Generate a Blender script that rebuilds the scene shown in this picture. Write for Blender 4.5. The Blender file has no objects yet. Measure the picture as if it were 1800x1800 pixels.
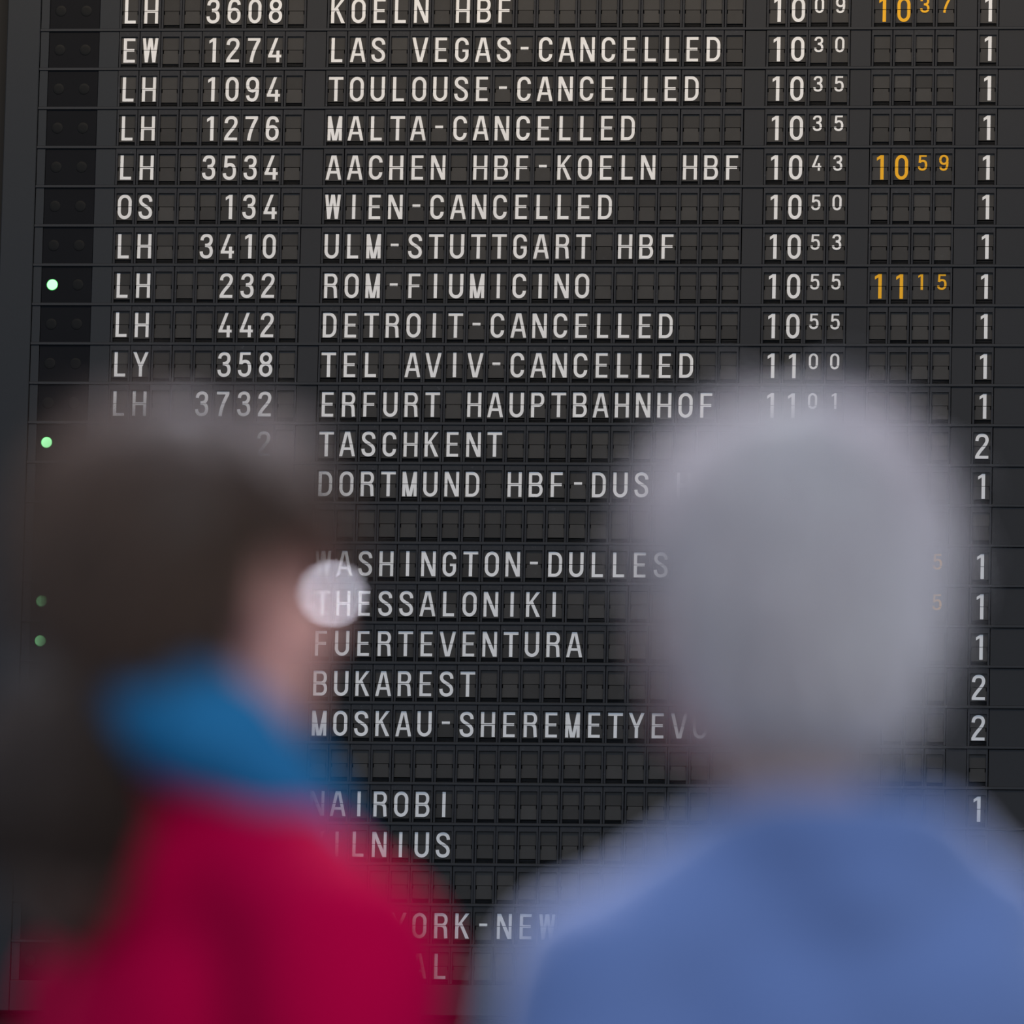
import bpy, bmesh, math, random
from mathutils import Vector, Matrix, Quaternion, noise
random.seed(7)
C = bpy.context.scene.collection
S = bpy.context.scene

# ------------------------------------------------------------------ camera
P = 0.07                      # pitch of one flap cell in metres
ROWH = 1.9019                 # pitch of one row, in cells
RWV = (-0.158, -0.1173, -0.0137)          # board -> camera rotation vector (fitted)
TC = (1.6077, 1.3067, -401.6674)          # board centre in camera space, in cells
CAMZ = 0.75
def rodrigues(w):
    v = Vector(w); return Matrix.Rotation(v.length, 3, v.normalized())
RB = rodrigues(RWV)
cb = -(RB.transposed() @ Vector(TC))      # camera in board coords (x right, y up, z to viewer)
B2W = Matrix(((1, 0, 0), (0, 0, -1), (0, 1, 0)))   # board axes -> world axes
ZB = CAMZ - (B2W @ cb).z * P              # height of the middle of the board
cam_loc = B2W @ cb * P + Vector((0, 0, ZB))
camR = (B2W @ RB.transposed())
cam = bpy.data.cameras.new('camera'); camo = bpy.data.objects.new('camera', cam); C.objects.link(camo)
camo.matrix_world = Matrix.Translation(cam_loc) @ camR.to_4x4()
cam.sensor_width = 36; cam.sensor_fit = 'HORIZONTAL'; cam.lens = 300
cam.clip_start = 0.5; cam.clip_end = 300
cam.dof.use_dof = True; cam.dof.focus_distance = 28.05
cam.dof.aperture_fstop = 5.5
S.camera = camo
def at(px, py, d):            # point of the world seen at a pixel, d metres in front of the lens
    return cam_loc + camR @ Vector(((px-900)/15000*d, -(py-900)/15000*d, -d))

# ------------------------------------------------------------------ world, lamps, exposure
w = bpy.data.worlds.new('hall_light'); S.world = w; w.use_nodes = True
bg = w.node_tree.nodes['Background']
bg.inputs[0].default_value = (0.55, 0.72, 1.0, 1); bg.inputs[1].default_value = 0.58
S.view_settings.view_transform = 'Standard'; S.view_settings.look = 'None'
S.view_settings.exposure = 0; S.view_settings.gamma = 1
def area(name, loc, target, sx, sy, radiance, col):
    l = bpy.data.lights.new(name, 'AREA'); l.shape = 'RECTANGLE'; l.size = sx; l.size_y = sy
    l.energy = radiance*math.pi*sx*sy; l.color = col
    o = bpy.data.objects.new(name, l); C.objects.link(o); o.location = loc
    o.rotation_euler = (Vector(target)-Vector(loc)).to_track_quat('-Z', 'Y').to_euler()
    return o
SKYL = Vector((1.9, -19.0, 5.6))
area('skylight_panel', SKYL, (2.5, -22.2, 1.6), 2.6, 2.6, 20.0, (0.93, 0.88, 1.0))
area('board_lamp', (0.0, -2.5, 8.7), (0, 0, 6.6), 6.0, 0.7, 8.5, (1.0, 0.77, 0.50))
area('hall_daylight', (9.0, -31, 8.5), (1, -10, 3.0), 9.0, 5.0, 6.0, (0.93, 0.96, 1.0))

# ------------------------------------------------------------------ helpers
def tag(o, label=None, cat=None, group=None, kind=None):
    if label: o['label'] = label
    if cat: o['category'] = cat
    if group: o['group'] = group
    if kind: o['kind'] = kind
    return o
def empty(name, loc=(0, 0, 0), rz=0):
    o = bpy.data.objects.new(name, None); C.objects.link(o); o.location = loc; o.rotation_euler = (0, 0, rz)
    o.empty_display_size = .05
    return o
def link(name, me, parent=None, loc=None):
    o = bpy.data.objects.new(name, me); C.objects.link(o)
    if parent: o.parent = parent
    if loc is not None: o.location = loc
    return o
def mesh(name, vs, fs, mats, mi=None, smooth=False):
    me = bpy.data.meshes.new(name); me.from_pydata(vs, [], fs)
    for m in mats: me.materials.append(m)
    if mi: me.polygons.foreach_set('material_index', mi)
    if smooth: me.polygons.foreach_set('use_smooth', [True]*len(me.polygons))
    me.update(); return me
def b2l(x, y, z): return (x*P, -z*P, y*P)       # board units -> local metres
def box_bm(bm, x0, x1, y0, y1, z0, z1, bev=0):
    vs = [bm.verts.new(b2l(x, y, z)) for x in (x0, x1) for y in (y0, y1) for z in (z0, z1)]
    f = [(0, 1, 3, 2), (4, 6, 7, 5), (0, 4, 5, 1), (2, 3, 7, 6), (0, 2, 6, 4), (1, 5, 7, 3)]
    fs = [bm.faces.new([vs[i] for i in q]) for q in f]
    if bev:
        es = list({e for q in fs for e in q.edges})
        bmesh.ops.bevel(bm, geom=es, offset=bev*P, segments=1, affect='EDGES')
def bm_mesh(name, bm, mats, smooth=False):
    bmesh.ops.recalc_face_normals(bm, faces=bm.faces[:])
    me = bpy.data.meshes.new(name); bm.to_mesh(me); bm.free()
    for m in mats: me.materials.append(m)
    if smooth: me.polygons.foreach_set('use_smooth', [True]*len(me.polygons))
    return me
def box_mesh(name, x0, x1, y0, y1, z0, z1, mat, bev=0.012):
    bm = bmesh.new(); box_bm(bm, x0, x1, y0, y1, z0, z1, bev); return bm_mesh(name, bm, [mat])

# ------------------------------------------------------------------ materials
def mat(name, col, rough=.5, spec=.5, var=0, noise_scale=0, noise_amt=0, scuff=0, metal=0, bump=0, sheen=0, coord='Object'):
    m = bpy.data.materials.new(name); m.use_nodes = True
    nt = m.node_tree; b = nt.nodes['Principled BSDF']
    b.inputs['Roughness'].default_value = rough; b.inputs['Specular IOR Level'].default_value = spec
    b.inputs['Metallic'].default_value = metal
    if sheen:
        b.inputs['Sheen Weight'].default_value = sheen; b.inputs['Sheen Roughness'].default_value = .4
    b.inputs['Base Color'].default_value = (*col, 1)
    N = nt.nodes.new; L = nt.links.new
    last = None
    tc = N('ShaderNodeTexCoord'); oi = N('ShaderNodeObjectInfo')
    off = N('ShaderNodeVectorMath'); off.operation = 'ADD'
    sc = N('ShaderNodeMath'); sc.operation = 'MULTIPLY'; sc.inputs[1].default_value = 37.0
    L(oi.outputs['Random'], sc.inputs[0]); L(tc.outputs[coord], off.inputs[0]); L(sc.outputs[0], off.inputs[1])
    if var or noise_amt:
        val = N('ShaderNodeMath'); val.operation = 'MULTIPLY_ADD'
        val.inputs[1].default_value = 2*var; val.inputs[2].default_value = 1-var
        L(oi.outputs['Random'], val.inputs[0]); fac = val.outputs[0]
        if noise_amt:
            nz = N('ShaderNodeTexNoise'); nz.inputs['Scale'].default_value = noise_scale; nz.inputs['Detail'].default_value = 4
            L(off.outputs[0], nz.inputs['Vector'])
            a = N('ShaderNodeMath'); a.operation = 'MULTIPLY_ADD'; a.inputs[1].default_value = 2*noise_amt; a.inputs[2].default_value = 1-noise_amt
            L(nz.outputs[0], a.inputs[0])
            mu = N('ShaderNodeMath'); mu.operation = 'MULTIPLY'; L(fac, mu.inputs[0]); L(a.outputs[0], mu.inputs[1]); fac = mu.outputs[0]
        v = N('ShaderNodeVectorMath'); v.operation = 'SCALE'; v.inputs[0].default_value = col
        L(fac, v.inputs['Scale']); last = v.outputs[0]
    if scuff:
        nz = N('ShaderNodeTexNoise'); nz.inputs['Scale'].default_value = 140; nz.inputs['Detail'].default_value = 6; nz.inputs['Distortion'].default_value = 1.5
        L(off.outputs[0], nz.inputs['Vector'])
        r = N('ShaderNodeValToRGB'); r.color_ramp.elements[0].position = .60; r.color_ramp.elements[1].position = .80
        L(nz.outputs[0], r.inputs[0])
        mx = N('ShaderNodeMix'); mx.data_type = 'RGBA'
        s2 = N('ShaderNodeMath'); s2.operation = 'MULTIPLY'; s2.inputs[1].default_value = scuff; L(r.outputs[0], s2.inputs[0])
        L(s2.outputs[0], mx.inputs[0])
        if last: L(last, mx.inputs[6])
        else: mx.inputs[6].default_value = (*col, 1)
        mx.inputs[7].default_value = (.16, .17, .19, 1); last = mx.outputs[2]
    if last: L(last, b.inputs['Base Color'])
    if bump:
        nz = N('ShaderNodeTexNoise'); nz.inputs['Scale'].default_value = bump; nz.inputs['Detail'].default_value = 3
        L(tc.outputs[coord], nz.inputs['Vector']); bp = N('ShaderNodeBump'); bp.inputs['Strength'].default_value = .25; bp.inputs['Distance'].default_value = .002
        L(nz.outputs[0], bp.inputs['Height']); L(bp.outputs[0], b.inputs['Normal'])
    return m
M_house = mat('black_plastic', (.026, .0265, .0285), .55, .22, var=.10, noise_scale=60, noise_amt=.15, scuff=.35)
M_dark = mat('housing_interior', (.010, .010, .011), .7, .2)
M_stack = mat('flap_stack', (.022, .022, .022), .6, .3)
M_flap = mat('flap_card', (.043, .0405, .037), .6, .22, var=.22, noise_scale=30, noise_amt=.12, scuff=.10)
M_panel = mat('matt_black_panel', (.026, .0265, .028), .6, .22, var=.06, noise_scale=300, noise_amt=.12)
M_frame = mat('board_frame_paint', (.024, .026, .028), .5, .22, noise_scale=200, noise_amt=.10)
M_rail = mat('rail_metal', (.028, .0285, .030), .5, .25, noise_scale=200, noise_amt=.1)
M_glass = mat('black_indicator_glass', (.004, .004, .005), .5, .12, noise_scale=12, noise_amt=.2)
M_lens = mat('unlit_lens', (.006, .006, .0055), .5, .15)
M_white = mat('white_print', (.86, .85, .82), .6, .3, var=.03)
M_amber = mat('amber_print', (.95, .47, .010), .6, .3, var=.03)
M_green = bpy.data.materials.new('green_lamp'); M_green.use_nodes = True
_b = M_green.node_tree.nodes['Principled BSDF']; _b.inputs['Base Color'].default_value = (.1, .8, .2, 1)
_b.inputs['Emission Color'].default_value = (.45, 1.0, .50, 1); _b.inputs['Emission Strength'].default_value = 1.4

M_greenedge = M_green.copy(); M_greenedge.name = 'green_lamp_rim'
_b = M_greenedge.node_tree.nodes['Principled BSDF']; _b.inputs['Emission Color'].default_value = (.03, .8, .06, 1); _b.inputs['Emission Strength'].default_value = .6

# ------------------------------------------------------------------ glyphs (pixels; cap height 43.4)
H2 = 21.7
def arc(cx, cy, rx, ry, a0, a1, n=10):
    return [(cx+rx*math.cos(math.radians(a0+(a1-a0)*i/n)), cy+ry*math.sin(math.radians(a0+(a1-a0)*i/n))) for i in range(n+1)]
def bez(*p, n=8):
    out = []
    for k in range(0, len(p)-1, 3):
        a, b, c, d = p[k:k+4]
        for i in range(n+1):
            if k and i == 0: continue
            t = i/n; u = 1-t
            out.append(tuple(u**3*a[j]+3*u*u*t*b[j]+3*u*t*t*c[j]+t**3*d[j] for j in (0, 1)))
    return out
def stroke(path, w, closed=False):
    pts = [p for i, p in enumerate(path) if i == 0 or math.dist(p, path[i-1]) > 1e-4]
    if closed and math.dist(pts[0], pts[-1]) < 1e-4: pts.pop()
    n = len(pts); L, R = [], []
    for i in range(n):
        a = pts[i-1] if (i or closed) else None
        b = pts[(i+1) % n] if (i < n-1 or closed) else None
        p = pts[i]
        def nr(u, v):
            dx, dy = v[0]-u[0], v[1]-u[1]; l = math.hypot(dx, dy); return (-dy/l, dx/l)
        if a and b:
            n1, n2 = nr(a, p), nr(p, b); mx, my = n1[0]+n2[0], n1[1]+n2[1]; l = math.hypot(mx, my) or 1
            mx, my = mx/l, my/l; k = 1/max(.45, mx*n1[0]+my*n1[1])
        else:
            mx, my = nr(a, p) if a else nr(p, b); k = 1
        L.append((p[0]+mx*k*w/2, p[1]+my*k*w/2)); R.append((p[0]-mx*k*w/2, p[1]-my*k*w/2))
    q = []
    for i in range(n if closed else n-1):
        j = (i+1) % n; q.append([L[i], R[i], R[j], L[j]])
    return q
def rect(x0, x1, y0, y1): return [[(x0, y0), (x1, y0), (x1, y1), (x0, y1)]]
def para(xb, xt, w, y0=-H2, y1=H2):       # slanting stroke with level ends
    return [[(xb-w/2, y0), (xb+w/2, y0), (xt+w/2, y1), (xt-w/2, y1)]]
w = 5.6; hb = 5.0
def oval(hw, top=H2, bot=-H2, ry=None, ww=w):
    rx = hw-ww/2; ry = ry or min(11.0, (top-bot)/2-hb/2); t = top-hb/2-ry; b = bot+hb/2+ry
    return stroke(arc(0, t, rx, ry, 0, 180, 12)+arc(0, b, rx, ry, 180, 360, 12), ww, True)
def bowl(x0, hw, y0, y1, r=8.5):          # D-shaped bowl from stem x0 to hw between y0 and y1
    y0 += hb/2; y1 -= hb/2; ry = min(r*1.2, (y1-y0)/2); x = hw-w/2
    return stroke([(x0, y1)]+arc(x-r, y1-ry, r, ry, 90, 0, 8)+arc(x-r, y0+ry, r, ry, 0, -90, 8)+[(x0, y0)], hb+.3)
def G_C(e=8.7):
    rx, ry = 9.0, 10.2; t = H2-hb/2-ry
    return stroke([(rx, e)]+arc(0, t, rx, ry, 0, 180, 12)+arc(0, -t, rx, ry, 180, 360, 12)+[(rx, -e)], w)
S_path = bez((9.0, 9.2), (9.2, 15), (5.5, 19.2), (0, 19.2), (-5.5, 19.2), (-9, 16), (-9, 11), (-9, 1.5), (9.2, 1), (9.2, -10.3),
             (9.2, -16), (5.5, -19.2), (0, -19.2), (-5.8, -19.2), (-9.4, -15.5), (-9.4, -8.6))
G = {
 'A': para(-11.2, -1.6, 5.4)+para(11.2, 1.6, 5.4)+rect(-7.5, 7.5, -10.6, -6.2),
 'B': rect(-12, -6.6, -H2, H2)+bowl(-9, 11.5, -2.2, H2, 7)+bowl(-9, 12.4, -H2, 2.6, 7.5),
 'C': G_C(), 'D': rect(-12, -6.5, -H2, H2)+bowl(-9, 12, -H2, H2, 10),
 'E': rect(-10.4, -4.9, -H2, H2)+rect(-5, 10, -H2, -H2+hb)+rect(-5, 10, H2-hb, H2)+rect(-5, 8.6, -2.2, 2.7),
 'F': rect(-10.4, -4.9, -H2, H2)+rect(-5, 10, H2-hb, H2)+rect(-5, 8.6, -2.6, 2.2),
 'G': G_C(8.7)+rect(6.2, 11.8, -10, 0.8)+rect(1.0, 11.8, -3.9, 0.8),
 'H': rect(-12.2, -6.8, -H2, H2)+rect(6.8, 12.2, -H2, H2)+rect(-7, 7, -2.6, 2.4),
 'I': rect(-2.8, 2.8, -H2, H2),
 'K': rect(-11.8, -6.3, -H2, H2)+[[(-6.5, -3.2), (-6.5, 3.6), (6.0, H2), (12.3, H2)]]+[[(-3.9, 1.0), (6.2, -H2), (12.6, -H2), (-.2, 5.6)]],
 'L': rect(-9.8, -4.2, -H2, H2)+rect(-4.5, 9.8, -H2, -H2+5.2),
 'M': rect(-12.6, -7.2, -H2, H2)+rect(7.2, 12.6, -H2, H2)+para(-1.3, -9.6, 5.6)+para(1.3, 9.6, 5.6),
 'N': rect(-12.6, -7.5, -H2, H2)+rect(7.5, 12.6, -H2, H2)+para(9.2, -9.2, 6.4),
 'O': oval(12.3), '0': oval(11.4),
 'P': rect(-11.2, -5.7, -H2, H2)+bowl(-8, 11.6, -3.2, H2, 7),
 'R': rect(-11.6, -6.1, -H2, H2)+bowl(-9, 11.4, -1.6, H2, 7)+stroke(bez((-6, 0.9), (6, 1.4), (7.6, -2), (8.0, -9), (8.3, -14), (8.3, -17), (9.0, -21.7)), 5.6),
 'S': stroke(S_path, w),
 'T': rect(-2.9, 2.9, -H2, H2)+rect(-12.8, 12.8, H2-5.0, H2),
 'U': stroke([(-9.7, H2)]+arc(0, -H2+hb/2+10.5, 9.7, 10.5, 180, 360, 12)+[(9.7, H2)], w),
 'V': para(-1.2, -11.4, 5.7)+para(1.2, 11.4, 5.7),
 'W': para(-6.6, -11.2, 5.4)+para(-6.6, -.6, 5.2)+para(6.6, .6, 5.2)+para(6.6, 11.2, 5.4),
 'Y': rect(-2.8, 2.8, -H2, -1)+para(-.6, -10.7, 5.8, -3.4)+para(.6, 10.7, 5.8, -3.4),
 '-': rect(-6.9, 6.9, -.6, 4.5),
 '1': rect(0.3, 6.2, -H2, H2)+[[(-5.8, 11.6), (0.4, 15.6), (6.0, H2), (1.2, H2), (-5.8, 17.0)]],
 '2': stroke(bez((-8.7, 9.3), (-8.7, 15.5), (-5.5, 19.2), (0, 19.2), (5.5, 19.2), (8.6, 16), (8.6, 10.5), (8.6, 2), (-4, -6.5), (-8.6, -18.0)), w)+rect(-11.4, 11.2, -H2, -H2+5.1),
 '3': stroke(bez((-8.3, 10.5), (-8.3, 16), (-5, 19.2), (-.2, 19.2), (5, 19.2), (7.9, 16), (7.9, 10.8), (7.9, 5), (5, 1.6), (-2.5, 1.6)), w)
      + stroke(bez((-2.5, 1.4), (5.5, 1.4), (8.6, -3), (8.6, -9.5), (8.6, -16), (5, -19.2), (-.3, -19.2), (-5.5, -19.2), (-8.9, -16), (-8.9, -9.5)), w),
 '4': [[(-11.5, -13.2), (-11.5, -8.0), (-5.6, -8.4), (-8, -13.2)]]+[[(-11.5, -10.5), (-5.6, -10.5), (5.8, H2), (.2, H2)]]+rect(-10, 11.8, -13.2, -8.3)+rect(3.0, 8.4, -H2, -1.0),
 '5': rect(-8.6, 9.6, H2-5, H2)+[[(-10, .2), (-4.8, .2), (-3.8, H2), (-8.8, H2)]]
      + stroke(bez((-7.4, .6), (-5, 4.6), (-2.5, 5.4), (0.5, 5.4), (6, 5.4), (8.6, 1), (8.6, -7), (8.6, -15), (5, -19.2), (-.3, -19.2), (-5.5, -19.2), (-9, -16), (-9.1, -10)), w),
 '6': stroke(bez((8.3, 11), (8.2, 16.5), (5, 19.2), (.2, 19.2), (-6, 19.2), (-8.7, 14), (-8.7, -3), n=10), w)+oval(11.4, 5.6, -H2, 9.5),
 '7': rect(-11, 11, H2-5, H2)+stroke(bez((8.2, 17.5), (3, 7), (-3, -6), (-4.4, -H2)), 5.8),
 '8': oval(10.8, H2, -.8, 8.2)+oval(11.6, 3.2, -H2, 9.2),
}
G['9'] = [[(-x, -y) for x, y in q] for q in G['6']]
def clip(poly, sgn, g):       # keep sgn*y > g
    out = []
    for i in range(len(poly)):
        a, b = poly[i-1], poly[i]
        ia, ib = sgn*a[1] > g, sgn*b[1] > g
        if ia != ib:
            t = (sgn*g-a[1])/(b[1]-a[1]); out.append((a[0]+(b[0]-a[0])*t, sgn*g))
        if ib: out.append(b)
    return out
PX = 1/36.7
FLZ = -.085                    # depth of the flap faces
glyph_cache = {}
def glyph(ch, m, small=False):
    k = (ch, m.name, small)
    if k in glyph_cache: return glyph_cache[k]
    vs, fs = [], []
    for qi, q in enumerate(G[ch]):
        if small: q = [(x*.70*(1+.0), y*.635+(H2-H2*.635)) for x, y in q]
        for sgn in (1, -1):
            c = clip(q, sgn, .42)
            if len(c) < 3: continue
            b = len(vs); z = FLZ+.004+.0007*qi
            vs += [b2l(x*PX, y*PX, z) for x, y in c]
            f = list(range(b, b+len(c)))
            ar = sum(c[i-1][0]*c[i][1]-c[i][0]*c[i-1][1] for i in range(len(c)))
            fs.append(f if ar > 0 else f[::-1])
    me = mesh('character_'+('amber' if m is M_amber else 'white'), vs, fs, [m])
    glyph_cache[k] = me; return me

# ------------------------------------------------------------------ board meshes (shared)
def ring(loops, mats_per_band):
    vs, fs, mi = [], [], []
    for l in loops: vs += [b2l(*p) for p in l]
    for k in range(len(loops)-1):
        for i in range(4):
            j = (i+1) % 4; fs.append((4*k+i, 4*k+j, 4*(k+1)+j, 4*(k+1)+i)); mi.append(mats_per_band[k])
    return vs, fs, mi
def rc(x0, x1, y0, y1, z): return [(x0, y0, z), (x1, y0, z), (x1, y1, z), (x0, y1, z)]
def housing():
    O = (-.486, .486, -.862, .905); I = (-.392, .392, -.845, .638); e = .014
    loops = [rc(*O, -.55), rc(O[0], O[1], O[2], O[3], -.012), rc(O[0]+.012, O[1]-.012, O[2]+.012, O[3]-.012, 0),
             rc(I[0]-e, I[1]+e, I[2]-e*.5, I[3]+e, 0), rc(*I, -.02), rc(*I, -.40)]
    vs, fs, mi = ring(loops, [0, 0, 0, 0, 1])
    b = len(vs); vs += [b2l(*p) for p in rc(*I, -.40)]; fs.append((b, b+1, b+2, b+3)); mi.append(1)
    # the stack of fallen flaps seen as thin dark edges in the slot under the lower flap
    for k, (y, z) in enumerate(((-.70, -.13), (-.755, -.155), (-.81, -.18))):
        b = len(vs); vs += [b2l(I[0]+.01, y, z), b2l(I[1]-.01, y, z), b2l(I[1]-.01, y+.04, z-.03), b2l(I[0]+.01, y+.04, z-.03)]
        fs.append((b, b+1, b+2, b+3)); mi.append(2)
    return mesh('flap_housing', vs, fs, [M_house, M_dark, M_stack], mi)
ME_house = housing()
def prism(name, pts, z0, z1, m):
    n = len(pts); vs = [b2l(x, y, z1) for x, y in pts]+[b2l(x, y, z0) for x, y in pts]
    fs = [tuple(range(n)), tuple(range(2*n-1, n-1, -1))]+[(i, n+i, n+(i+1) % n, (i+1) % n) for i in range(n)]
    return mesh(name, vs, fs, [m])
fw = .386
ME_up = prism('upper_flap', [(-fw, .013), (fw, .013), (fw*.985, .655), (-fw*.985, .655)], FLZ-.012, FLZ, M_flap)
ME_lo = [prism('lower_flap', [(-fw, -.18), (-fw, -b), (fw, -b), (fw, -.18), (fw-.045, -.18), (fw-.045, -.013), (-fw+.045, -.013), (-fw+.045, -.18)],
               FLZ-.012, FLZ, M_flap) for b in (.62, .64, .665)]
ME_lens = {}
def lens(m, edge=None):
    bm = bmesh.new(); n = 20; rings = [(.272, -.02), (.272, .004), (.25, .010), (.12, .014)]
    V = [[bm.verts.new(b2l(r*math.cos(2*math.pi*i/n), r*math.sin(2*math.pi*i/n), z)) for i in range(n)] for r, z in rings]
    for a, b in zip(V, V[1:]):
        for i in range(n): bm.faces.new((a[i], a[(i+1) % n], b[(i+1) % n], b[i]))
    bm.faces.new(V[-1])
    if edge:
        for f in bm.faces: f.material_index = 1 if f.calc_center_median().xz.length > .225*P and len(f.verts) == 4 else 0
    return bm_mesh('indicator_lens', bm, [m]+([edge] if edge else []), True)
ME_off, ME_on = lens(M_lens), lens(M_green, M_greenedge)
ME_rail = box_mesh('rail', -4.32-20.5, 45.5-20.5, .9065, 1.036, -.5, .04, M_rail, .02)
ME_sp = box_mesh('spacer_panel', -.482, .482, -.860, .893, -.5, -.030, M_panel)
ME_spw = box_mesh('end_panel', -.482, 3.47, -.860, .893, -.5, -.03, M_panel)
ME_side = box_mesh('side_panel', -4.30, -3.90, -.862, .903, -.5, -.015, M_frame)
ME_mid = box_mesh('side_panel', -1.46, -.51, -.862, .899, -.5, -.02, M_frame)
ME_ind = box_mesh('indicator_panel', -3.885, -1.475, -.862, .905, -.5, -.05, M_glass)

rows = [
 ('LH  3608 ', 'KOELN HBF', '1009', '1037', '1'),
 ('EW  1274 ', 'LAS VEGAS-CANCELLED', '1030', '', '1'),
 ('LH  1094 ', 'TOULOUSE-CANCELLED', '1035', '', '1'),
 ('LH  1276 ', 'MALTA-CANCELLED', '1035', '', '1'),
 ('LH  3534 ', 'AACHEN HBF-KOELN HBF', '1043', '1059', '1'),
 ('OS   134 ', 'WIEN-CANCELLED', '1050', '', '1'),
 ('LH  3410 ', 'ULM-STUTTGART HBF', '1053', '', '1'),
 ('LH   232 ', 'ROM-FIUMICINO', '1055', '1115', '1'),
 ('LH   442 ', 'DETROIT-CANCELLED', '1055', '', '1'),
 ('LY   358 ', 'TEL AVIV-CANCELLED', '1100', '', '1'),
 ('LH  3732 ', 'ERFURT HAUPTBAHNHOF', '1101', '', '1'),
 ('       2 ', 'TASCHKENT', '', '', '2'),
 ('', 'DORTMUND HBF-DUS H', '', '', '1'),
 ('', '', '', '', ''),
 ('', 'WASHINGTON-DULLES', '', '   5', '1'),
 ('', 'THESSALONIKI', '', '   5', '1'),
 ('', 'FUERTEVENTURA', '', '', '1'),
 ('', 'BUKAREST', '', '', '2'),
 ('       7 ', 'MOSKAU-SHEREMETYEVO', '', '', '2'),
 ('', '', '', '', ''),
 ('', 'NAIROBI', '1', '', '1'),
 ('', 'VILNIUS', '', '', ''),
 ('', '', '', '', ''),
 ('', '    YORK-NEW', '', '', ''),
 ('', '     AL', '', '', ''),
]
blank_lab = {13: 'empty split-flap row between the DORTMUND row and the WASHINGTON row',
             19: 'empty split-flap row between the MOSKAU row and the NAIROBI row',
             22: 'empty split-flap row between the VILNIUS row and the YORK row'}
extra = {7: ', green lamp lit', 11: ', green lamp lit', 15: ', green lamp lit', 16: ', green lamp lit'}
LIT = (7, 11, 15, 16)
for r, (fl, de, ti, am, te) in enumerate(rows):
    t = empty('display_row', (0, 0, ZB-(r-12)*ROWH*P))
    d = de.strip()
    if d: lab = 'split-flap departure row with white letters '+d+extra.get(r, '')
    else: lab = blank_lab[r]
    if r == 24: lab = 'lowest split-flap departure row, white letters AL at its visible end'
    tag(t, lab, 'display row', 'rows of the split-flap departure board')
    line = (fl.ljust(9)+' '+de.ljust(20)+' '+ti.ljust(4)+' '+am.ljust(4)+' '+te.ljust(1)+'  ')
    link('rail', ME_rail, t); link('side_panel', ME_side, t, (-20.5*P, 0, 0)); link('side_panel', ME_mid, t, (-20.5*P, 0, 0))
    ip = link('indicator_panel', ME_ind, t, (-20.5*P, 0, 0))
    for k, cx in enumerate((-3.37, -2.14)):
        lit = r in LIT and k == 0
        o = link('indicator_lens', ME_on if lit else ME_off, ip, b2l(cx+(.0 if r < 10 else -.03), .02, -.05))
        if lit: o['label'] = 'glowing green indicator lamp'
    for c in (9, 30, 35, 40):
        link('spacer_panel', ME_sp, t, b2l(c-20.5+random.uniform(-.008, .008), random.uniform(-.01, .005), 0))
    link('end_panel', ME_spw, t, b2l(42-20.5, 0, 0))
    for c in range(42):
        if c in (9, 30, 35, 40): continue
        u = link('flap_unit', ME_house, t, b2l(c-20.5+random.uniform(-.010, .010), random.uniform(-.006, .006), random.uniform(-.012, .0)))
        link('upper_flap', ME_up, u); link('lower_flap', random.choice(ME_lo), u)
        ch = line[c]
        if ch != ' ':
            m = M_amber if 36 <= c <= 39 else M_white
            small = c in (33, 34, 38, 39)
            o = link('character', glyph(ch, m, small), u)
            o['label'] = ('amber' if m is M_amber else 'white')+(' digit ' if ch.isdigit() else ' hyphen' if ch == '-' else ' letter ')+('' if ch == '-' else ch)

# board frame
def bpart(name, x0, x1, y0, y1, z0, z1, m, parent, bev=.03):
    return link(name, box_mesh(name, x0, x1, y0, y1, z0, z1, m, bev), parent, (0, 0, ZB))
bf = empty('board_frame', (0, 0, 0)); tag(bf, 'dark grey metal frame and back panel holding the departure rows', 'frame')
ytop = 12*ROWH+1.06; ybot = -12*ROWH-.87
XL0, XL1 = -5.92-20.5, -4.335-20.5
bpart('left_stile', XL0, XL1, ybot-1.45, ytop+1.2, -1.6, .05, M_frame, bf)
bpart('right_stile', 25.02, 26.6, ybot-1.45, ytop+1.2, -1.6, .05, M_frame, bf)
bpart('bottom_rail', XL1+.01, 25.01, ybot-1.45, ybot-.01, -1.6, .04, M_frame, bf)
bpart('top_rail', XL1+.01, 25.01, ytop, ytop+1.2, -1.6, .04, M_frame, bf)
bpart('back_panel', XL1+.01, 25.01, ybot, ytop, -1.58, -.60, M_dark, bf, 0)

# ------------------------------------------------------------------ setting
M_wall = mat('dark_hall_wall', (.020, .017, .013), .7, .3, noise_scale=3, noise_amt=.2)
M_floor = mat('polished_stone_floor', (.16, .155, .15), .35, .5, noise_scale=2.5, noise_amt=.25)
bm = bmesh.new(); bmesh.ops.create_cube(bm, size=1)
bmesh.ops.scale(bm, vec=(60, .3, 14), verts=bm.verts); bmesh.ops.translate(bm, vec=(0, .15+1.605*P, 6.9), verts=bm.verts)
tag(link('wall_back', bm_mesh('wall_back', bm, [M_wall])), 'dark hall wall behind the departure board', kind='structure')
bm = bmesh.new(); bmesh.ops.create_cube(bm, size=1)
bmesh.ops.scale(bm, vec=(60, 50, .2), verts=bm.verts); bmesh.ops.translate(bm, vec=(0, -18, -.1), verts=bm.verts)
tag(link('floor', bm_mesh('floor', bm, [M_floor])), 'grey stone hall floor', kind='structure')

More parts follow.
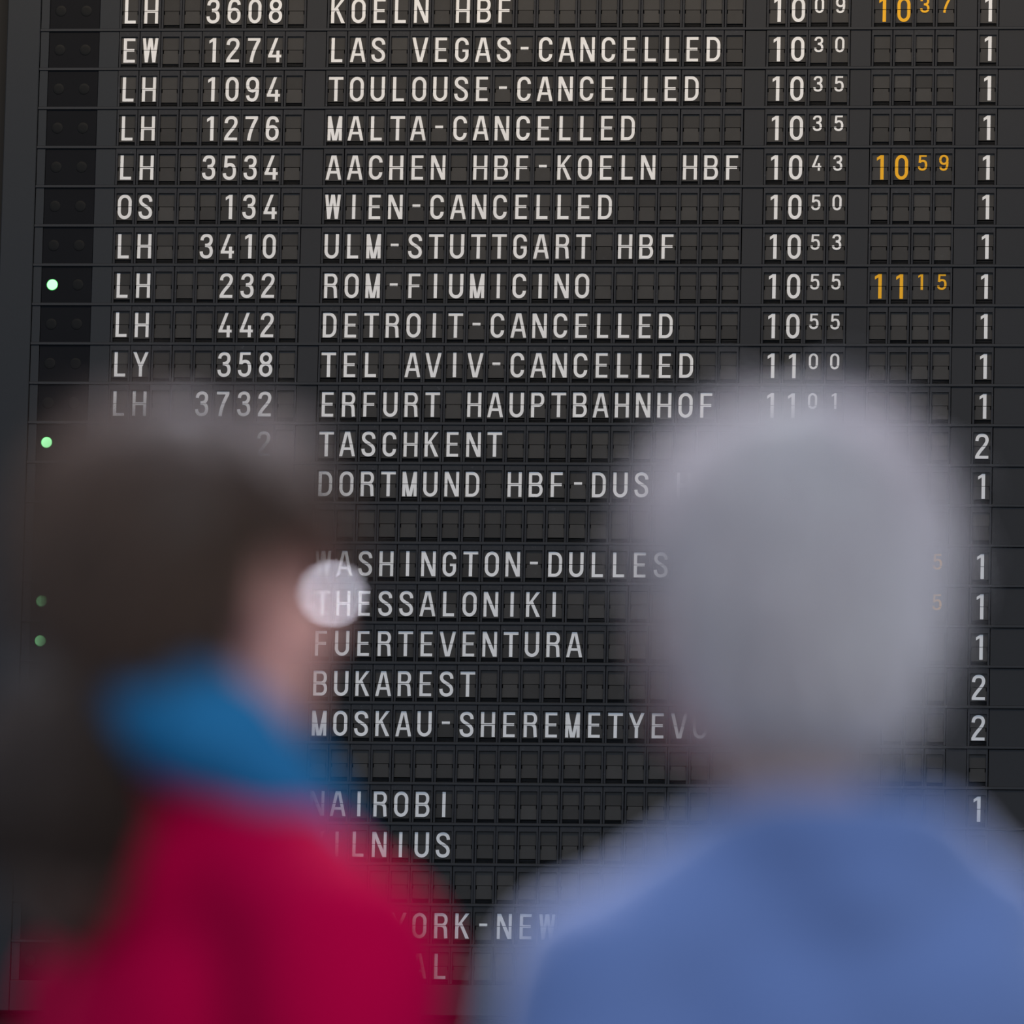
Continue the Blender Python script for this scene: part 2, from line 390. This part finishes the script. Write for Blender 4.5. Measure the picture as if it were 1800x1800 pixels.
# ------------------------------------------------------------------ people
def ell(bm, c, r, rot=None, seg=24):
    m = Matrix.Translation(c) @ (rot.to_4x4() if rot else Matrix()) @ Matrix.Diagonal((*r, 1))
    bmesh.ops.create_uvsphere(bm, u_segments=seg, v_segments=seg//2, radius=1, matrix=m)
def cap(bm, a, b, ra, rb, n=14):          # tapered capsule
    a, b = Vector(a), Vector(b); d = (b-a); q = d.to_track_quat('Z', 'Y').to_matrix().to_4x4()
    m = Matrix.Translation(a) @ q; L = d.length; rings = []
    for t in (-85, -60, -30, 0): rings.append((ra*math.sin(math.radians(t)), ra*math.cos(math.radians(t))))
    for t in (0, 30, 60, 85): rings.append((L+rb*math.sin(math.radians(t)), rb*math.cos(math.radians(t))))
    V = [[bm.verts.new(m @ Vector((r*math.cos(2*math.pi*i/n), r*math.sin(2*math.pi*i/n), z))) for i in range(n)] for z, r in rings]
    for p, q2 in zip(V, V[1:]):
        for i in range(n): bm.faces.new((p[i], p[(i+1) % n], q2[(i+1) % n], q2[i]))
    bm.faces.new(V[0][::-1]); bm.faces.new(V[-1])
def chain(bm, pts):
    for (a, ra), (b, rb) in zip(pts, pts[1:]): cap(bm, a, b, ra, rb)
def fuse(name, bm, m, parent, vox=.006, smooth=4, disp=None):
    me = bpy.data.meshes.new(name); bm.to_mesh(me); bm.free()
    o = bpy.data.objects.new(name, me); C.objects.link(o)
    r = o.modifiers.new('r', 'REMESH'); r.mode = 'VOXEL'; r.voxel_size = vox; r.use_smooth_shade = True
    s = o.modifiers.new('s', 'SMOOTH'); s.iterations = smooth; s.factor = .6
    o.parent = parent; pending.append((o, m, disp)); return o
pending = []
def finish():                 # turn every fused solid into its own mesh, in one evaluation
    dg = bpy.context.evaluated_depsgraph_get(); dg.update()
    new = [bpy.data.meshes.new_from_object(o.evaluated_get(dg)) for o, m, d in pending]
    for (o, m, disp), me2 in zip(pending, new):
        me2.name = o.name; o.modifiers.clear(); old = o.data; o.data = me2; bpy.data.meshes.remove(old)
        if disp:
            for v in me2.vertices: v.co += disp(v.co, v.normal)
        me2.materials.clear(); me2.materials.append(m)
        me2.polygons.foreach_set('use_smooth', [True]*len(me2.polygons))
def hand(bm, w_, d, side):                # relaxed hand below the wrist w_, palm towards the thigh
    w_ = Vector(w_)
    cap(bm, w_, w_+Vector((0, .004, -.045)), .022, .024); ell(bm, w_+Vector((0, .004, -.055)), (.017, .04, .045))
    for k, (y, l, r) in enumerate(((.034, .068, .0088), (.012, .076, .0092), (-.010, .070, .0088), (-.031, .056, .0078))):
        a = w_+Vector((0, y, -.088)); b = a+Vector((-side*.006, y*.12, -l*.5)); c = b+Vector((-side*.018, y*.05, -l*.45))
        chain(bm, [(a, r*1.1), (b, r), (c, r*.85)])
    a = w_+Vector((-side*.004, .03, -.03)); b = a+Vector((-side*.012, .03, -.035)); c = b+Vector((-side*.008, .008, -.03))
    chain(bm, [(a, .013), (b, .011), (c, .009)])
def body(root, s, M, HT, jaw=1.0, jw=1.0):
    """one continuous figure facing +Y, s = height / 1.70"""
    bm = bmesh.new(); V = lambda x, y, z: Vector((x, y, z))*s
    # head with face
    ell(bm, V(0, -.012, 1.605), (.074*s, .092*s, .088*s)); ell(bm, V(0, .022, 1.555), (.062*s*jaw, .070*s, .082*s))
    ell(bm, V(0, .070, 1.495), (.028*s*jaw, .022*s, .020*s)); ell(bm, V(0, .050, 1.505), (.047*s*jaw, .04*s, .028*s))
    cap(bm, V(0, .090, 1.590), V(0, .110, 1.552), .009*s, .013*s)                     # nose
    for sd in (-1, 1):
        ell(bm, V(sd*.012, .103, 1.550), (.009*s, .009*s, .008*s))
        ell(bm, V(sd*.036, .062, 1.553), (.026*s, .028*s, .026*s))                     # cheek
        ell(bm, V(sd*.030, .083, 1.592), (.016*s, .010*s, .011*s))                     # eye
        cap(bm, V(sd*.014, .094, 1.612), V(sd*.045, .080, 1.614), .008*s, .006*s)      # brow
        ell(bm, V(sd*.078, -.004, 1.578), (.008*s, .018*s, .032*s), Matrix.Rotation(-.25, 3, 'X'))   # ear
        ell(bm, V(sd*.080, .000, 1.555), (.007*s, .010*s, .012*s))
    cap(bm, V(-.018, .088, 1.526), V(.018, .088, 1.526), .008*s, .008*s)              # lips
    cap(bm, V(-.014, .088, 1.514), V(.014, .088, 1.514), .008*s, .008*s)
    bmesh.ops.transform(bm, matrix=HT, verts=bm.verts[:])                             # tilt of the head
    cap(bm, HT @ V(0, -.020, 1.53), V(0, -.012, 1.36), .048*s, .046*s)
    # torso
    for z, rx, ry in ((1.30, .12, .070), (1.24, .135, .080), (1.14, .13, .085), (1.03, .13, .09), (.93, .14, .10)):
        ell(bm, V(0, -.008, z), (rx*s*jw, ry*s, .085*s))
    for sd in (-1, 1):
        sh, el, wr = V(sd*.178*jw, -.012, 1.328), V(sd*.222*jw, -.03, 1.08), V(sd*.232*jw, .02, .86)
        cap(bm, V(sd*.03, -.012, 1.355), sh, .036*s, .040*s); chain(bm, [(sh, .046*s), (el, .040*s), (wr, .026*s)])
        hand(bm, wr, None, sd)
        hp, kn, an = V(sd*.085, 0, .90), V(sd*.095, .01, .49), V(sd*.10, -.015, .085)
        chain(bm, [(hp, .088*s), (kn, .056*s), (an, .038*s)]); cap(bm, an+Vector((0, .0, -.03)), an+Vector((0, .15, -.05)), .036, .030)
    return fuse('body', bm, M, root, .0055, 3)
def garments(root, s, Mj, Mt, Ms, jw=1.0, jlen=.80, collar=None, bulk=.02):
    V = lambda x, y, z: Vector((x, y, z))*s
    bm = bmesh.new()
    prof = ((1.35, .122, .086), (1.31, .160, .103), (1.24, .170, .120), (1.13, .165, .125), (1.02, .168, .13), (.92, .18, .14), (.86, .182, .142))
    z = 1.35
    while z > .85:            # many overlapping slices give an even surface
        k = max(i for i in range(7) if prof[i][0] >= z-1e-6 or i == 0); a, b = prof[k], prof[min(k+1, 6)]
        t = 0 if a[0] == b[0] else (a[0]-z)/(a[0]-b[0]); rx, ry = a[1]+(b[1]-a[1])*t, a[2]+(b[2]-a[2])*t
        ell(bm, V(0, -.012, z), ((rx+bulk)*s*jw, (ry+bulk*.6)*s, .06*s)); z -= .022
    for sd in (-1, 1):
        sh, el, wr = V(sd*.178*jw, -.012, 1.325), V(sd*.222*jw, -.032, 1.08), V(sd*.232*jw, .018, .875)
        cap(bm, V(sd*.045, -.022, 1.388), sh, (.052+bulk)*s, (.056+bulk)*s)
        chain(bm, [(sh, (.060+bulk)*s), (el, (.052+bulk)*s), (wr, (.036+bulk*.7)*s)])
    ell(bm, V(0, -.045, 1.385), (.085*s, .066*s, .062*s))
    if collar: collar(bm, V, s)
    def fold(co, n): return n*(.006*noise.noise(co*9)+.003*noise.noise(co*23))
    j = fuse('jacket', bm, Mj, root, .008, 14, fold)
    bm = bmesh.new()
    ell(bm, V(0, -.005, .90), (.17*s, .125*s, .13*s))
    for sd in (-1, 1):
        chain(bm, [(V(sd*.085, 0, .88), .102*s), (V(sd*.097, .01, .48), .078*s), (V(sd*.10, -.012, .10), .064*s)])
    fuse('trousers', bm, Mt, root, .010, 3, fold)
    for sd in (-1, 1):
        bm = bmesh.new()
        x = sd*.10*s
        cap(bm, (x, -.03, .048), (x, .10, .042), .046, .040); cap(bm, (x, .08, .040), (x, .17, .034), .042, .032); cap(bm, (x, -.015, .06), (x, -.015, .11), .046, .048)
        fuse('shoe', bm, Ms, root, .007, 3)
    return j
def hpt(d, r, pw):            # rounder, fuller below the middle
    k = 1
    if d.z < 0 and d.z > -.999: k = (1-abs(d.z)**pw)**(1/pw)/math.sqrt(1-d.z*d.z)
    lean = (pw-2.2)*1.1*max(0, -d.z)*r[0]      # the heavier hair falls a little to one side
    return Vector((d.x*r[0]*k+lean, d.y*r[1]*k, d.z*r[2]))
def tilt(s, deg, yaw=0, back=0, side=0):
    pv = Vector((0, -.02, 1.50))*s
    return Matrix.Translation(pv+Vector((side*s, -back*s, 0))) @ Matrix.Rotation(math.radians(yaw), 4, 'Z') @ Matrix.Rotation(math.radians(deg), 4, 'X') @ Matrix.Translation(-pv)
def hair_shell(root, M, c, r, face, name='hair', amp=.004, pw=2.2):
    """solid cap of hair round the skull, drawn in where the face is open"""
    bm = bmesh.new(); bmesh.ops.create_uvsphere(bm, u_segments=72, v_segments=48, radius=1)
    for v in bm.verts:
        d = v.co.normalized(); k = face(d)
        q = hpt(d, r, pw)
        n = amp*noise.noise(Vector((d.x*14, d.y*14, d.z*2.5)))
        v.co = Vector(c)+q*(1-.24*k)+d*n
    return link(name, bm_mesh(name, bm, [M], True), root)
def strands(name, M, roots, parent, w_=.0007):
    vs, fs = [], []
    for path in roots:
        n = len(path); b = len(vs)
        for i, p in enumerate(path):
            t = (path[min(i+1, n-1)]-path[max(i-1, 0)]).normalized(); a = t.orthogonal().normalized(); bb = t.cross(a)
            ww = w_*(1-.6*i/(n-1))
            for k in range(3):
                an = 2*math.pi*k/3; vs.append(p+(a*math.cos(an)+bb*math.sin(an))*ww)
        for i in range(n-1):
            for k in range(3):
                k2 = (k+1) % 3; fs.append((b+3*i+k, b+3*i+k2, b+3*i+3+k2, b+3*i+3+k))
    o = link(name, mesh(name, [tuple(v) for v in vs], fs, [M]), parent); o['kind'] = 'stuff'; return o
def sstep(a, b, x):
    t = max(0, min(1, (x-a)/(b-a))); return t*t*(3-2*t)

M_skin = mat('skin', (.84, .42, .33), .5, .4, noise_scale=18, noise_amt=.06)
M_skin2 = mat('skin_pale', (.50, .33, .27), .5, .4, noise_scale=18, noise_amt=.06)
M_hairb = mat('brown_hair', (.056, .036, .026), .45, .4, noise_scale=22, noise_amt=.3, sheen=.05)
M_strb = mat('brown_hair_strands', (.125, .076, .052), .55, .25)
M_hairg = mat('grey_hair', (.60, .59, .565), .55, .4, noise_scale=16, noise_amt=.22, sheen=.6)
M_strg = mat('grey_hair_strands', (.78, .715, .72), .45, .5)
M_red = mat('red_cloth', (.52, .0004, .048), .9, .03, noise_scale=14, noise_amt=.08, bump=300)
M_scarf = mat('blue_scarf_cloth', (.014, .15, .32), .85, .2, noise_scale=30, noise_amt=.2, bump=250)
M_blue = mat('blue_fleece', (.125, .19, .40), .9, .15, noise_scale=14, noise_amt=.08, sheen=.9, bump=300)
M_navy = mat('dark_trousers', (.02, .022, .03), .8, .2)
M_shoe = mat('black_leather', (.012, .012, .012), .4, .5)
M_metal = mat('glint_mirror', (.9, .92, .95), .04, .5, metal=1)  # mirror metal of the added glint disc, not glass
M_rim = mat('spectacle_frame', (.03, .02, .02), .3, .5)

# woman -------------------------------------------------------------
def place(px, py, d, yaw, pitch, turn, back, side, head_top=(0, -.014, 1.706)):
    """root empty and scale that bring the crown of the tilted head to a given point"""
    top = at(px, py, d); h = tilt(1, pitch, turn, back, side) @ Vector(head_top)
    s = top.z/h.z; off = Matrix.Rotation(yaw, 3, 'Z') @ Vector((h.x*s, h.y*s, 0))
    return empty('person', (top.x-off.x, top.y-off.y, 0), yaw), s, tilt(s, pitch, turn, back, side)
DW = 5.6
YW = math.radians(-55)
wom, sW, HW = place(286, 712, DW, YW, 8, 20, .037, 0)
tag(wom, 'person with brown ponytail, blue scarf and red jacket, seen from behind at left', 'person', 'people looking at the board')
body(wom, sW, M_skin, HW, 1.0, .90)
def wcollar(bm, V, s):
    n = 16
    for i in range(n):
        a = 2*math.pi*i/n; b = 2*math.pi*(i+1)/n
        f = lambda t: V(.078*math.cos(t), -.018+.078*math.sin(t), 1.418-.036*math.sin(t))
        cap(bm, f(a), f(b), .016*s, .016*s)
garments(wom, sW, M_red, M_navy, M_shoe, .92, collar=wcollar, bulk=.010)
# scarf: a thick soft roll round the neck, higher at the nape, dropping at the throat
bm = bmesh.new(); n = 20
for lay, (rr, dz, rad) in enumerate(((.060, .010, .026), (.072, -.026, .030))):
    f = lambda t: Vector((rr*math.cos(t), -.032+rr*1.05*math.sin(t), 1.474+dz-.054*math.sin(t)+.004*math.sin(3*t+lay)))*sW
    for i in range(n): cap(bm, f(2*math.pi*i/n), f(2*math.pi*(i+1)/n), rad*sW*(1+.1*math.sin(5*i)), rad*sW*(1+.1*math.sin(5*(i+1))))
fuse('scarf', bm, M_scarf, wom, .005, 4, lambda co, nn: nn*.005*noise.noise(co*30))
hc = Vector((0, -.010, 1.598))*sW
def wface(d):    # open from the temples forward, below the hairline
    return max(sstep(.14, .42, d.y)*sstep(.30, .06, d.z), sstep(-.30, .0, d.y)*sstep(.10, -.15, d.z)*sstep(.25, .5, abs(d.x)))
wr_ = (.086*sW, .103*sW, .108*sW)
hw = hair_shell(wom, M_hairb, hc, wr_, lambda d: max(wface(d), sstep(-.72, -.95, d.z)))
# ponytail
bm = bmesh.new(); IH = HW.inverted()
tail = [(IH @ (V_*sW), r_) for V_, r_ in (
    (Vector((-.01, -0.124, 1.530)), .030), (Vector((-.012, -0.134, 1.500)), .046), (Vector((-.014, -0.136, 1.465)), .058),
    (Vector((-.014, -0.134, 1.425)), .059), (Vector((-.012, -0.130, 1.39)), .049), (Vector((-.010, -0.124, 1.36)), .024))]
chain(bm, tail); _t = fuse('ponytail', bm, M_hairb, hw, .005, 3, lambda co, nn: nn*.006*noise.noise(Vector((co.x*60, co.y*60, co.z*8))))
bm = bmesh.new(); cap(bm, tail[0][0]+Vector((0, .012, .004)), tail[0][0], .029, .030); fuse('hair_band', bm, M_shoe, hw, .004, 2)
def flyaways(c, r, face, n, lo, hi, rnd, pw=2.2):
    out = []
    while len(out) < n:
        d = Vector((rnd.gauss(0, 1), rnd.gauss(0, 1), rnd.gauss(0, 1))).normalized()
        if face(d) > .3 or d.z < -.6: continue
        q = hpt(d, r, pw)
        down = (Vector((0, -.35, -1))-d*Vector((0, -.35, -1)).dot(d))
        down = down.normalized() if down.length > .05 else Vector((0, -1, 0))
        side = d.cross(down)*rnd.uniform(-.4, .4); p = c+q*.985; path = []
        L = rnd.uniform(lo, hi); lift = rnd.uniform(.02, .22) if rnd.random() < .9 else rnd.uniform(.3, .6)
        for i in range(6):
            t = i/5; path.append(p+(down+side)*L*t+d*L*lift*math.sin(t*2.2))
        out.append(path)
    return out
rnd = random.Random(3)
strands('loose_strands', M_strb, flyaways(hc, wr_, wface, 2600, .03, .07, rnd), hw)
tl = []
for _ in range(900):          # locks of the ponytail
    a = rnd.uniform(0, 6.283); f = rnd.uniform(.93, 1.12); path = []
    for c_, r_ in tail: path.append(IH.to_3x3() @ Vector((math.cos(a)*r_*f, math.sin(a)*r_*f, 0))+c_); a += rnd.uniform(-.08, .08)
    tl.append(path)
strands('tail_strands', M_hairb, tl, hw, .0011)
hw.matrix_local = HW
# spectacles
gl = empty('eyeglasses'); gl.parent = wom
def loop(bm, c, rx, rz, r, n=18):
    for i in range(n):
        a, b = 2*math.pi*i/n, 2*math.pi*(i+1)/n
        cap(bm, c+Vector((rx*math.cos(a), 0, rz*math.sin(a))), c+Vector((rx*math.cos(b), 0, rz*math.sin(b))), r, r, 6)
bm = bmesh.new()
for sd in (-1, 1):
    loop(bm, Vector((sd*.034, .108, 1.588))*sW, .025, .019, .0016)
    cap(bm, Vector((sd*.059, .107, 1.594))*sW, Vector((sd*.079, -.002, 1.592))*sW, .0018, .0018, 6)
cap(bm, Vector((-.010, .109, 1.592))*sW, Vector((.010, .109, 1.592))*sW, .0016, .0016, 6)
bmesh.ops.transform(bm, matrix=HW, verts=bm.verts[:])
link('glasses_frame', bm_mesh('glasses_frame', bm, [M_rim], True), gl)
# added mirror disc, angled to throw the skylight's glint to the camera
Rw = Matrix.Rotation(YW, 3, 'Z')
lp = HW @ (Vector((.026, .109, 1.565))*sW); gp = wom.location + Rw @ lp
nrm = ((SKYL-gp).normalized()+(cam_loc-gp).normalized()).normalized()
ln = Rw.transposed() @ nrm
bm = bmesh.new(); bmesh.ops.create_cone(bm, cap_ends=True, segments=28, radius1=.0054, radius2=.0054, depth=.0012,
    matrix=Matrix.Translation(lp+ln*.012) @ ln.to_track_quat('Z', 'Y').to_matrix().to_4x4())
o = link('glint_disc', bm_mesh('glint_disc', bm, [M_metal]), gl); o['label'] = 'small added mirror disc glinting white by the glasses'

# man ---------------------------------------------------------------
DM = 5.3
YM = math.radians(34)
man, sM, HM = place(1414, 712, DM, YM, 8, 0, .01, -.028, (0, -.012, 1.712))
tag(man, 'person with grey hair and blue fleece jacket, seen from behind at right', 'person', 'people looking at the board')
body(man, sM, M_skin2, HM, 1.1, .76)
def mcollar(bm, V, s):
    n = 18
    for i in range(n):
        a = 2*math.pi*i/n; b = 2*math.pi*(i+1)/n
        f = lambda t: V(.080*math.cos(t)+.012, -.024+.082*math.sin(t), 1.424-.014*math.sin(t))
        cap(bm, f(a), f(b), .026*s, .026*s)
    cap(bm, V(.0, -.080, 1.390), V(.11, -.055, 1.385), .050*s, .050*s); ell(bm, V(.05, -.06, 1.31), (.12*s, .075*s, .11*s))
garments(man, sM, M_blue, M_navy, M_shoe, .85, collar=mcollar, bulk=.010)
mc = Vector((0, -.012, 1.594))*sM
def mface(d): return sstep(.12, .45, d.y)*sstep(.5, .2, d.z)
mr = (.086*sM, .100*sM, .119*sM)
hm = hair_shell(man, M_hairg, mc, mr, lambda d: max(mface(d), sstep(-.86, -.99, d.z)), amp=.010, pw=2.35)
rnd = random.Random(5)
strands('loose_strands', M_strg, flyaways(mc, mr, mface, 3200, .02, .06, rnd, 2.35), hm)
hm.matrix_local = HM
finish()
